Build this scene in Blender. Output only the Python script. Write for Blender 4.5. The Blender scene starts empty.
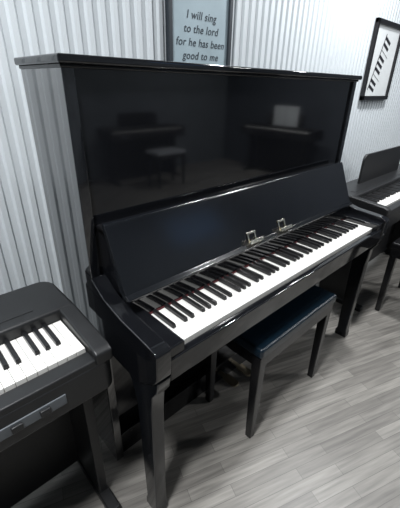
import bpy, bmesh, math
from mathutils import Matrix, Vector

S = bpy.context.scene
C = S.collection
try:
    S.view_settings.view_transform = 'Standard'
except Exception:
    pass

# ---------------------------------------------------------------- materials
def newmat(name):
    m = bpy.data.materials.new(name); m.use_nodes = True
    nt = m.node_tree
    return m, nt, nt.nodes['Principled BSDF']

def mat(name, col, rough=0.5, metal=0.0, spec=0.5, var=0.12, scale=8.0, rvar=0.0, coat=0.0, bump=0.0, emit=None, es=0.0):
    m, nt, b = newmat(name)
    tc = nt.nodes.new('ShaderNodeTexCoord')
    n = nt.nodes.new('ShaderNodeTexNoise'); n.inputs['Scale'].default_value = scale
    n.inputs['Detail'].default_value = 5
    nt.links.new(tc.outputs['Object'], n.inputs['Vector'])
    r = nt.nodes.new('ShaderNodeValToRGB')
    r.color_ramp.elements[0].position = 0.3; r.color_ramp.elements[1].position = 0.7
    r.color_ramp.elements[0].color = tuple(c*(1-var) for c in col)+(1,)
    r.color_ramp.elements[1].color = tuple(min(1, c*(1+var)) for c in col)+(1,)
    nt.links.new(n.outputs['Fac'], r.inputs['Fac'])
    nt.links.new(r.outputs['Color'], b.inputs['Base Color'])
    b.inputs['Roughness'].default_value = rough
    if rvar > 0:
        mr = nt.nodes.new('ShaderNodeMapRange')
        mr.inputs['To Min'].default_value = max(0.01, rough-rvar); mr.inputs['To Max'].default_value = rough+rvar
        nt.links.new(n.outputs['Fac'], mr.inputs['Value']); nt.links.new(mr.outputs['Result'], b.inputs['Roughness'])
    b.inputs['Metallic'].default_value = metal
    b.inputs['Specular IOR Level'].default_value = spec
    b.inputs['Coat Weight'].default_value = coat
    if bump > 0:
        bp = nt.nodes.new('ShaderNodeBump'); bp.inputs['Strength'].default_value = bump; bp.inputs['Distance'].default_value = 0.002
        n2 = nt.nodes.new('ShaderNodeTexNoise'); n2.inputs['Scale'].default_value = scale*20
        nt.links.new(tc.outputs['Object'], n2.inputs['Vector'])
        nt.links.new(n2.outputs['Fac'], bp.inputs['Height']); nt.links.new(bp.outputs['Normal'], b.inputs['Normal'])
    if emit:
        b.inputs['Emission Color'].default_value = emit+(1,); b.inputs['Emission Strength'].default_value = es
    return m

LAC = mat('black_lacquer', (0.006,0.0065,0.008), 0.06, spec=0.8, rvar=0.02, scale=5)
LACS = mat('black_lacquer_polished', (0.006,0.0065,0.008), 0.05, spec=1.0, coat=1.0, rvar=0.015, scale=5)
LACD = mat('black_lacquer_satin', (0.006,0.007,0.009), 0.14, spec=0.7, rvar=0.03, scale=5)
LACE = mat('black_lacquer_worn', (0.007,0.007,0.008), 0.25, spec=0.45, rvar=0.05, scale=12)
IVORY = mat('white_key_plastic', (0.80,0.79,0.755), 0.25, var=0.02)
EBONY = mat('black_key_plastic', (0.008,0.008,0.009), 0.3, var=0.1)
BRASS = mat('pale_brass', (0.85,0.81,0.70), 0.22, metal=1.0, var=0.08)
OLDBRASS = mat('dull_brass', (0.30,0.26,0.19), 0.35, metal=1.0)
PLAST = mat('black_plastic', (0.012,0.0125,0.0135), 0.40, spec=0.5, bump=0.15, scale=30)
PLASTG = mat('grey_plastic', (0.09,0.10,0.11), 0.4)
LEATH = mat('black_leather_blue_sheen', (0.005,0.014,0.024), 0.27, spec=0.6, bump=0.3, scale=25)  # blue sheen of the black cushion is put into the base colour
SEATL = mat('light_leather', (0.45,0.47,0.50), 0.5)
FELT = mat('red_felt', (0.08,0.012,0.015), 0.9)
WALL = mat('corrugated_wall_paint', (0.58,0.62,0.645), 0.38, spec=0.5, var=0.04, scale=2, rvar=0.04)
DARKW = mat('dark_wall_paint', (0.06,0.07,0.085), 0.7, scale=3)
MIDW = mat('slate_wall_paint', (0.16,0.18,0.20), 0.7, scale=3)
CEIL = mat('ceiling_paint', (0.30,0.31,0.32), 0.8, scale=2)
TRIM = mat('trim_paint', (0.25,0.28,0.31), 0.5)
FRAME = mat('black_frame', (0.012,0.012,0.014), 0.3)
FRAMEB = mat('dark_blue_frame', (0.025,0.032,0.04), 0.4)
SIGN = mat('sign_board', (0.30,0.38,0.42), 0.45, var=0.12, scale=6)
SIGNT = mat('sign_lettering', (0.03,0.042,0.055), 0.6, var=0.05)
PAPER = mat('print_paper', (0.72,0.75,0.76), 0.4, var=0.03)
INK = mat('print_ink', (0.02,0.02,0.025), 0.4)
LAMP = mat('lamp_diffuser', (0.8,0.8,0.8), 0.4, emit=(0.97,0.98,1.0), es=6.0)
GLOWB = mat('blue_glow_surface', (0.1,0.2,0.4), 0.2, emit=(0.22,0.32,0.48), es=0.45)  # emissive blue for the added glow panel, not a real pane

def floor_mat():
    m, nt, b = newmat('grey_wood_planks')
    tc = nt.nodes.new('ShaderNodeTexCoord')
    mp = nt.nodes.new('ShaderNodeMapping'); mp.inputs['Rotation'].default_value = (0,0,math.radians(20))
    nt.links.new(tc.outputs['Object'], mp.inputs['Vector'])
    br = nt.nodes.new('ShaderNodeTexBrick')
    br.offset = 0.37; br.squash = 1.0
    br.inputs['Scale'].default_value = 1.0
    br.inputs['Brick Width'].default_value = 0.42; br.inputs['Row Height'].default_value = 0.045
    br.inputs['Mortar Size'].default_value = 0.0008
    br.inputs['Color1'].default_value = (0.185,0.175,0.160,1); br.inputs['Color2'].default_value = (0.29,0.276,0.252,1)
    br.inputs['Mortar'].default_value = (0.11,0.104,0.095,1)
    nt.links.new(mp.outputs['Vector'], br.inputs['Vector'])
    mp2 = nt.nodes.new('ShaderNodeMapping'); mp2.inputs['Scale'].default_value = (3,45,1)
    nt.links.new(mp.outputs['Vector'], mp2.inputs['Vector'])
    n = nt.nodes.new('ShaderNodeTexNoise'); n.inputs['Scale'].default_value = 1.5; n.inputs['Detail'].default_value = 8
    nt.links.new(mp2.outputs['Vector'], n.inputs['Vector'])
    r = nt.nodes.new('ShaderNodeValToRGB')
    r.color_ramp.elements[0].position = 0.3; r.color_ramp.elements[0].color = (0.65,0.65,0.65,1)
    r.color_ramp.elements[1].position = 0.7; r.color_ramp.elements[1].color = (1.2,1.2,1.2,1)
    nt.links.new(n.outputs['Fac'], r.inputs['Fac'])
    mx = nt.nodes.new('ShaderNodeMix'); mx.data_type = 'RGBA'; mx.blend_type = 'MULTIPLY'; mx.inputs[0].default_value = 1
    nt.links.new(br.outputs['Color'], mx.inputs[6]); nt.links.new(r.outputs['Color'], mx.inputs[7])
    nt.links.new(mx.outputs[2], b.inputs['Base Color'])
    b.inputs['Roughness'].default_value = 0.40
    return m
FLOOR = floor_mat()

# ---------------------------------------------------------------- helpers
class G:
    def __init__(s, name, origin):
        s.o = Vector(origin)
        e = bpy.data.objects.new(name, None); e.empty_display_size = 0.1
        e.location = origin; C.objects.link(e); s.root = e

def finish(me, name, m, g, bevel=0, seg=2, smooth=False):
    ob = bpy.data.objects.new(name, me); C.objects.link(ob)
    if m: me.materials.append(m)
    if g:
        me.transform(Matrix.Translation(-g.o)); ob.parent = g.root
    if bevel > 0:
        md = ob.modifiers.new('bevel', 'BEVEL'); md.width = bevel; md.segments = seg; md.limit_method = 'ANGLE'
        md.angle_limit = math.radians(35)
        smooth = True
    if smooth:
        for p in me.polygons: p.use_smooth = True
        if bevel > 0:
            wn = ob.modifiers.new('wn', 'WEIGHTED_NORMAL'); wn.keep_sharp = True
    return ob

def addbox(bm, x0,x1,y0,y1,z0,z1, mi=0, top=None):
    t = top or (0,0,0,0)
    v = [bm.verts.new(p) for p in [(x0,y0,z0),(x1,y0,z0),(x1,y1,z0),(x0,y1,z0),
         (x0+t[0],y0+t[2],z1),(x1-t[1],y0+t[2],z1),(x1-t[1],y1-t[3],z1),(x0+t[0],y1-t[3],z1)]]
    for f in [(3,2,1,0),(4,5,6,7),(0,1,5,4),(1,2,6,5),(2,3,7,6),(3,0,4,7)]:
        fc = bm.faces.new([v[i] for i in f]); fc.material_index = mi

def box(name, x0,x1,y0,y1,z0,z1, m, g=None, bevel=0.002, top=None, seg=2):
    bm = bmesh.new(); addbox(bm,x0,x1,y0,y1,z0,z1,0,top)
    me = bpy.data.meshes.new(name); bm.to_mesh(me); bm.free()
    return finish(me, name, m, g, bevel, seg)

def prism(name, poly, x0, x1, m, g=None, bevel=0.002, axis='x', seg=2):
    bm = bmesh.new()
    def P(a,b,t): return (t,a,b) if axis=='x' else ((a,b,t) if axis=='z' else (a,t,b))
    A = [bm.verts.new(P(a,b,x0)) for a,b in poly]; B = [bm.verts.new(P(a,b,x1)) for a,b in poly]
    bm.faces.new(A); bm.faces.new(B[::-1]); n = len(poly)
    for i in range(n): bm.faces.new([A[i],B[i],B[(i+1)%n],A[(i+1)%n]])
    bmesh.ops.recalc_face_normals(bm, faces=bm.faces)
    me = bpy.data.meshes.new(name); bm.to_mesh(me); bm.free()
    return finish(me, name, m, g, bevel, seg)

def rrect(x0,x1,y0,y1,r,corners=(1,1,1,1),n=6):
    pts=[]
    for (cx,cy,a0,on,px,py) in [(x0+r,y0+r,180,corners[0],x0,y0),(x1-r,y0+r,270,corners[1],x1,y0),(x1-r,y1-r,0,corners[2],x1,y1),(x0+r,y1-r,90,corners[3],x0,y1)]:
        if on:
            for i in range(n+1):
                a=math.radians(a0+90*i/n); pts.append((cx+r*math.cos(a),cy+r*math.sin(a)))
        else: pts.append((px,py))
    return pts

def keyboard(x0, yf, zt, g, depth=0.15, pitch=1.225/52):
    bm = bmesh.new()
    for i in range(52):
        addbox(bm, x0+i*pitch+0.0005, x0+(i+1)*pitch-0.0005, yf, yf+depth, zt-0.022, zt)
    me = bpy.data.meshes.new('white_keys'); bm.to_mesh(me); bm.free()
    finish(me,'white_keys',IVORY,g,0.0012,2)
    bm = bmesh.new()
    for i in range(51):
        L = (i+5)%7
        if L in (0,1,3,4,5):
            off = {0:-.0015,1:.0015,3:-.002,4:0,5:.002}[L]
            xc = x0+(i+1)*pitch+off
            addbox(bm, xc-0.0066, xc+0.0066, yf+0.050, yf+depth, zt-0.01, zt+0.0115, 0, (0.0012,0.0012,0.006,0))
    me = bpy.data.meshes.new('black_keys'); bm.to_mesh(me); bm.free()
    finish(me,'black_keys',EBONY,g,0.001,2)

# ---------------------------------------------------------------- room
YW = 1.2
RD = 0.009
def corrugated():
    bm = bmesh.new(); x=-1.8; pts=[]; p=0.047; d=RD
    while x < 5.2:
        pts += [(x,0),(x+p*0.38,0),(x+p*0.52,-d),(x+p*0.86,-d)]
        x += p
    pts.append((x,0))
    rows=[[bm.verts.new((a,YW+b,z)) for a,b in pts] for z in (0,2.7)]
    for i in range(len(pts)-1):
        bm.faces.new([rows[0][i],rows[0][i+1],rows[1][i+1],rows[1][i]])
    addbox(bm,-1.8,x,YW+0.005,YW+0.1,0,2.7)
    me=bpy.data.meshes.new('wall_back'); bm.to_mesh(me); bm.free()
    return finish(me,'wall_back',WALL,None)
corrugated()
box('floor',-1.8,5.2,-3.2,YW+0.1,-0.1,0,FLOOR,bevel=0)
box('ceiling',-1.8,5.2,-3.2,YW+0.1,2.7,2.8,CEIL,bevel=0)
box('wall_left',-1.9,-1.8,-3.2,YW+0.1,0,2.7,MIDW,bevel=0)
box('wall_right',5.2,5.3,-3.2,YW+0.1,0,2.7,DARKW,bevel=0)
box('wall_front',-1.8,5.2,-3.3,-3.2,0,2.7,MIDW,bevel=0)
box('baseboard_back',-1.8,5.2,YW-RD-0.014,YW-RD-0.0005,0,0.08,TRIM)

g = G('blue_glow_panel',(3.9,-3.19,2.2))  # added glowing panel out of view, gives the music desk its blue reflection
box('glow_face',3.4,4.6,-3.185,-3.175,1.95,2.5,GLOWB,g,0)
for nm,a in (('frame_bottom',(3.35,4.65,1.90,1.95)),('frame_top',(3.35,4.65,2.5,2.55)),('frame_left',(3.35,3.4,1.95,2.5)),('frame_right',(4.6,4.65,1.95,2.5)),('glow_divider',(3.99,4.01,1.95,2.5))):
    box(nm,a[0],a[1],-3.2,-3.16,a[2],a[3],TRIM,g)

# ---------------------------------------------------------------- upright piano
XL, XR = 0.345, 1.77
YB=1.06
g = G('upright_piano',((XL+XR)/2,0.80,0))
YP=0.815
box('side_left',XL,XL+0.03,YP-0.01,YB,0,1.36,LACS,g,0.003)
box('side_right',XR-0.03,XR,YP-0.01,YB,0,1.36,LACS,g,0.003)
box('upper_front_panel',XL+0.03,XR-0.03,YP,YP+0.02,0.80,1.36,LAC,g,0.001)
box('back_board',XL+0.03,XR-0.03,YB-0.05,YB-0.005,0.02,1.355,LACE,g,0.001)
box('lid',XL-0.012,XR+0.008,YP-0.028,YB+0.004,1.366,1.384,LAC,g,0.005,seg=3)
box('lid_moulding',XL-0.004,XR+0.003,YP-0.016,YB,1.358,1.367,LACE,g,0.003)
arm=[(0.500,0.752),(0.512,0.762),(0.545,0.766),(0.66,0.775),(0.74,0.795),(0.806,0.835),(0.806,0.60),(0.62,0.60),(0.585,0.605),(0.555,0.625),(0.52,0.648),(0.503,0.672)]
prism('arm_left',arm,XL-0.002,XL+0.045,LAC,g,0.004)
prism('arm_right',arm,XR-0.045,XR+0.002,LAC,g,0.004)
KX0=(XL+XR)/2-0.6125; KX1=KX0+1.225
box('keybed',XL+0.04,XR-0.04,0.515,0.86,0.635,0.695,LACE,g,0.003)
box('key_slip',XL+0.045,XR-0.045,0.507,0.531,0.640,0.712,LAC,g,0.004)
box('key_block_left',XL+0.045,KX0-0.002,0.512,0.70,0.69,0.745,LAC,g,0.005)
box('key_block_right',KX1+0.002,XR-0.045,0.512,0.70,0.69,0.745,LAC,g,0.005)
keyboard(KX0,0.536,0.722,g)
box('felt_strip',KX0,KX1,0.684,0.69,0.69,0.726,FELT,g,0)
prism('fallboard',[(0.688,0.728),(0.692,0.80),(0.72,0.80),(0.72,0.728)],XL+0.045,XR-0.045,LAC,g,0.003)
desk=[(0.676,0.797),(0.676,0.806),(0.692,0.812),(0.768,0.988),(0.772,0.996),(0.786,0.996),(0.786,0.985),(0.712,0.797)]
prism('music_desk',desk,XL+0.04,XR-0.055,LACD,g,0.002)
prism('desk_support',[(0.735,0.79),(0.79,0.965),(0.83,0.965),(0.83,0.79)],XL+0.05,XR-0.06,LAC,g,0.002)
box('desk_hinge_rail',XL+0.04,XR-0.05,0.785,0.817,0.972,0.984,LACE,g,0.002)
def clip(cx,idx):
    th=math.atan2(0.176,0.076)
    def q(a,o):
        return (0.692+a*math.cos(th)-o*math.sin(th), 0.812+a*math.sin(th)+o*math.cos(th))
    def slab(nm,x0,x1,a0,a1,o0,o1):
        prism(nm,[q(a0,o0),q(a1,o0),q(a1,o1),q(a0,o1)],x0,x1,BRASS,g,0.0008)
    n='clip_%d_'%idx
    slab(n+'rail',cx-0.038,cx+0.036,0.000,0.005,0.001,0.024)
    slab(n+'lip',cx-0.038,cx+0.036,0.004,0.013,0.020,0.024)
    slab(n+'post_a',cx-0.026,cx-0.019,0.004,0.042,0.001,0.005)
    slab(n+'post_b',cx+0.013,cx+0.020,0.004,0.042,0.001,0.005)
    slab(n+'bar',cx-0.026,cx+0.020,0.035,0.042,0.001,0.006)
clip(0.93,1); clip(1.12,2)
box('lower_panel',XL+0.03,XR-0.03,0.86,0.88,0.10,0.64,LAC,g,0.002)
box('toe_rail',XL+0.03,XR-0.03,0.82,0.88,0.0,0.11,LACE,g,0.004)
for i,px in enumerate((0.93,1.03,1.13)):
    prism('pedal_%d'%(i+1),rrect(px-0.022,px+0.022,0.70,0.78,0.018,(1,1,0,0)),0.062,0.072,OLDBRASS,g,0.003,axis='z')
    box('pedal_stem_%d'%(i+1),px-0.011,px+0.011,0.77,0.84,0.060,0.070,OLDBRASS,g,0.002)
def leg(nm,x0,x1):
    prof=[(0.505,0.66),(0.512,0.62),(0.535,0.585),(0.542,0.50),(0.550,0.05),(0.545,0.03),(0.545,0.0),(0.612,0.0),(0.612,0.03),(0.604,0.05),(0.615,0.50),(0.635,0.575),(0.66,0.61),(0.66,0.66)]
    prism(nm,prof,x0,x1,LACD,g,0.004)
leg('leg_left',XL+0.002,XL+0.045)
leg('leg_right',XR-0.045,XR-0.002)

# ---------------------------------------------------------------- benches
def bench(name,x0,x1,y0,y1,h,m):
    g=G(name,((x0+x1)/2,(y0+y1)/2,0))
    prism('cushion',rrect(x0,x1,y0,y1,0.012),h-0.045,h,m,g,0.012,axis='z',seg=4)
    box('seat_frame',x0+0.006,x1-0.006,y0+0.006,y1-0.006,h-0.095,h-0.045,LACE,g,0.003)
    k=0
    for lx in (x0+0.008,x1-0.048):
        for ly in (y0+0.008,y1-0.048):
            k+=1
            bm=bmesh.new(); t=0.006
            v=[]
            for (z,i) in ((0,t),(h-0.09,0)):
                v.append([bm.verts.new(p) for p in ((lx+i,ly+i,z),(lx+0.04-i,ly+i,z),(lx+0.04-i,ly+0.04-i,z),(lx+i,ly+0.04-i,z))])
            bm.faces.new(v[0][::-1]); bm.faces.new(v[1])
            for i in range(4): bm.faces.new([v[0][i],v[0][(i+1)%4],v[1][(i+1)%4],v[1][i]])
            me=bpy.data.meshes.new('leg_%d'%k); bm.to_mesh(me); bm.free()
            finish(me,'leg_%d'%k,LACE,g,0.003)
    return g
bench('piano_bench',0.79,1.34,0.50,0.80,0.50,LEATH)

# ---------------------------------------------------------------- digital pianos
def digital(name,x0,x1,yf,zt,rest=False,sheet=False,inset=0.10):
    g=G(name,((x0+x1)/2,yf+0.2,0))
    kx0=(x0+x1)/2-0.6125; kx1=kx0+1.225
    yb=yf+0.34
    prism('case_bottom',rrect(x0,x1,yf-0.05,yb,0.03),zt-0.12,zt-0.022,PLAST,g,0.008,axis='z',seg=3)
    prism('case_rear',rrect(x0,x1,yf+0.152,yb,0.045,(0,0,1,1)),zt-0.03,zt+0.035,PLAST,g,0.010,axis='z',seg=3)
    for nm,a,b in (('cheek_left',x0,kx0-0.002),('cheek_right',kx1+0.002,x1)):
        prof=[(yf-0.05,zt-0.03),(yf-0.05,zt+0.004),(yf-0.03,zt+0.014),(yf+0.16,zt+0.033),(yf+0.16,zt-0.03)]
        prism(nm,prof,a,b,PLAST,g,0.006,seg=3)
    box('key_slip',kx0-0.004,kx1+0.004,yf-0.048,yf-0.003,zt-0.03,zt-0.008,PLAST,g,0.005)
    keyboard(kx0,yf,zt,g)
    box('control_strip',x0+0.10,x1-0.10,yf+0.19,yf+0.215,zt+0.0345,zt+0.0365,PLAST,g,0.0005)
    if rest:
        prism('music_rest',rrect(x0+0.32,x1-0.32,zt+0.03,zt+0.22,0.04,(0,0,1,1)),yf+0.26,yf+0.275,PLAST,g,0.003,axis='y')
    if sheet:
        xm=(x0+x1)/2
        box('sheet_music_left',xm-0.225,xm-0.004,yf+0.25,yf+0.254,zt+0.036,zt+0.33,PAPER,g,0.0005)
        box('sheet_music_right',xm+0.004,xm+0.225,yf+0.25,yf+0.254,zt+0.036,zt+0.33,PAPER,g,0.0005)
    box('jack_plate',x1-0.28,x1-0.13,yf-0.053,yf-0.045,zt-0.085,zt-0.055,PLASTG,g,0.002)
    for i,xx in enumerate((x1-0.24,x1-0.18)):
        box('jack_%d'%(i+1),xx-0.012,xx+0.012,yf-0.060,yf-0.05,zt-0.079,zt-0.061,PLAST,g,0.003)
    for nm,a in (('stand_left',x0+inset),('stand_right',x1-0.03-inset)):
        box(nm,a,a+0.03,yf+0.06,yf+0.29,0.03,zt-0.118,PLAST,g,0.003)
        box(nm+'_foot',a-0.005,a+0.035,yf-0.02,yf+0.33,0.0,0.035,PLAST,g,0.006)
    box('stand_back_panel',x0+inset+0.01,x1-inset-0.01,yf+0.22,yf+0.235,0.04,0.60,PLAST,g,0.002)
    return g
digital('digital_piano',0.292-1.32,0.292,0.665,0.735,inset=0.03)
digital('digital_piano',1.95,3.27,0.62,0.735,rest=True)
gg=digital('digital_piano',2.4,3.72,-2.6,0.735,rest=True)
gg.root.location=(3.0,-2.85,0); gg.root.rotation_euler=(0,0,math.pi)
gg=digital('digital_piano',2.4,3.72,-2.6,0.735,rest=True,sheet=True)
gg.root.location=(4.9,-1.66,0); gg.root.rotation_euler=(0,0,-math.pi/2)
bench('piano_bench',2.14,2.62,0.22,0.56,0.50,LACE)
bench('piano_bench',2.78,3.28,-2.45,-2.15,0.50,SEATL)

# ---------------------------------------------------------------- wall decor
YF=YW-RD-0.0005
g=G('framed_piano_picture',(2.94,YF,1.5))
fx0,fx1,fz0,fz1=2.705,3.175,1.255,1.755; w=0.028
box('frame_left',fx0,fx0+w,YF-0.025,YF,fz0,fz1,FRAME,g); box('frame_right',fx1-w,fx1,YF-0.025,YF,fz0,fz1,FRAME,g)
box('frame_top',fx0,fx1,YF-0.025,YF,fz1-w,fz1,FRAME,g); box('frame_bottom',fx0,fx1,YF-0.025,YF,fz0,fz0+w,FRAME,g)
box('mat_board',fx0+w,fx1-w,YF-0.010,YF-0.002,fz0+w,fz1-w,PAPER,g,0)
bm=bmesh.new()
cx,cz=(fx0+fx1)/2,(fz0+fz1)/2
def quad(bm,pts,y):
    bm.faces.new([bm.verts.new((a,y,b)) for a,b in pts])
d=Vector((0.35,0.94)); e=Vector((0.94,-0.35))
for i in range(9):
    if i in (2,6):
        hw=0.0015; ln=0.13
    else:
        hw=0.010; ln=0.10
    c0=Vector((cx-0.08,cz))+d*((i-4)*0.041)
    a=c0; b=c0+e*ln
    quad(bm,[tuple(a-d*hw),tuple(b-d*hw),tuple(b+d*hw),tuple(a+d*hw)],YF-0.0115)
a=Vector((cx-0.09,cz))-d*0.19; b=Vector((cx-0.09,cz))+d*0.19
quad(bm,[tuple(a),tuple(a+e*0.01),tuple(b+e*0.01),tuple(b)],YF-0.0113)
me=bpy.data.meshes.new('printed_keys'); bm.to_mesh(me); bm.free(); finish(me,'printed_keys',INK,g)

g=G('framed_scripture_sign',(1.10,YF,1.63))
sx0,sx1,sz0,sz1=0.93,1.275,1.34,1.94; w=0.019
box('frame_left',sx0,sx0+w,YF-0.022,YF,sz0,sz1,FRAMEB,g); box('frame_right',sx1-w,sx1,YF-0.022,YF,sz0,sz1,FRAMEB,g)
box('frame_top',sx0,sx1,YF-0.022,YF,sz1-w,sz1,FRAMEB,g); box('frame_bottom',sx0,sx1,YF-0.022,YF,sz0,sz0+w,FRAMEB,g)
box('board',sx0+w,sx1-w,YF-0.012,YF-0.002,sz0+w,sz1-w,SIGN,g,0)
for i,t in enumerate(('I will sing','to the lord','for he has been','good to me')):
    cu=bpy.data.curves.new('text_line_%d'%(i+1),'FONT'); cu.body=t; cu.size=0.039; cu.shear=0.2; cu.space_character=1.08
    cu.align_x='CENTER'; cu.extrude=0.0005
    ob=bpy.data.objects.new('text_line_%d'%(i+1),cu); C.objects.link(ob); cu.materials.append(SIGNT)
    ob.rotation_euler=(math.pi/2,0,0); ob.parent=g.root
    ob.location=Vector((1.103,YF-0.0128,1.560-i*0.0455))-g.o

# ---------------------------------------------------------------- lighting
def lamp(x,y,p,size=0.3,col=(0.97,0.985,1.0)):
    g=G('ceiling_light',(x,y,2.7))
    prism('housing',[(x+(size/2+0.02)*math.cos(a*math.pi/12),y+(size/2+0.02)*math.sin(a*math.pi/12)) for a in range(24)],2.67,2.699,TRIM,g,0.004,axis='z')
    prism('diffuser',[(x+size/2*math.cos(a*math.pi/12),y+size/2*math.sin(a*math.pi/12)) for a in range(24)],2.662,2.671,LAMP,g,0,axis='z')
    l=bpy.data.lights.new('bulb','AREA'); l.shape='DISK'; l.size=size; l.energy=p; l.color=col
    o=bpy.data.objects.new('bulb',l); C.objects.link(o); o.parent=g.root; o.location=(0,0,-0.045)
lamp(2.1,0.60,50,0.16)
lamp(3.7,-0.1,20,0.2)
lamp(-0.4,0.25,66,0.3)  # added fill light to brighten the left digital piano
lamp(3.9,-1.5,55,0.3)  # added unseen light, brightens the sheet music reflected in the upper panel
w=bpy.data.worlds.new('World'); S.world=w; w.use_nodes=True
w.node_tree.nodes['Background'].inputs[0].default_value=(0.5,0.65,0.9,1); w.node_tree.nodes['Background'].inputs[1].default_value=0.1

# ---------------------------------------------------------------- camera
cam=bpy.data.cameras.new('camera'); co=bpy.data.objects.new('camera',cam); C.objects.link(co)
fw=Vector((0.6173,0.6477,-0.4471)).normalized()
rt=Vector((0.7305,-0.6822,0.0198)); rt=(rt-fw*rt.dot(fw)).normalized()
up=rt.cross(fw).normalized()
M=Matrix((( rt.x,up.x,-fw.x,0),(rt.y,up.y,-fw.y,0),(rt.z,up.z,-fw.z,1.33),(0,0,0,1)))
co.matrix_world=M
cam.sensor_fit='AUTO'; cam.sensor_width=36; cam.lens=338/508*36; cam.clip_start=0.02
S.camera=co
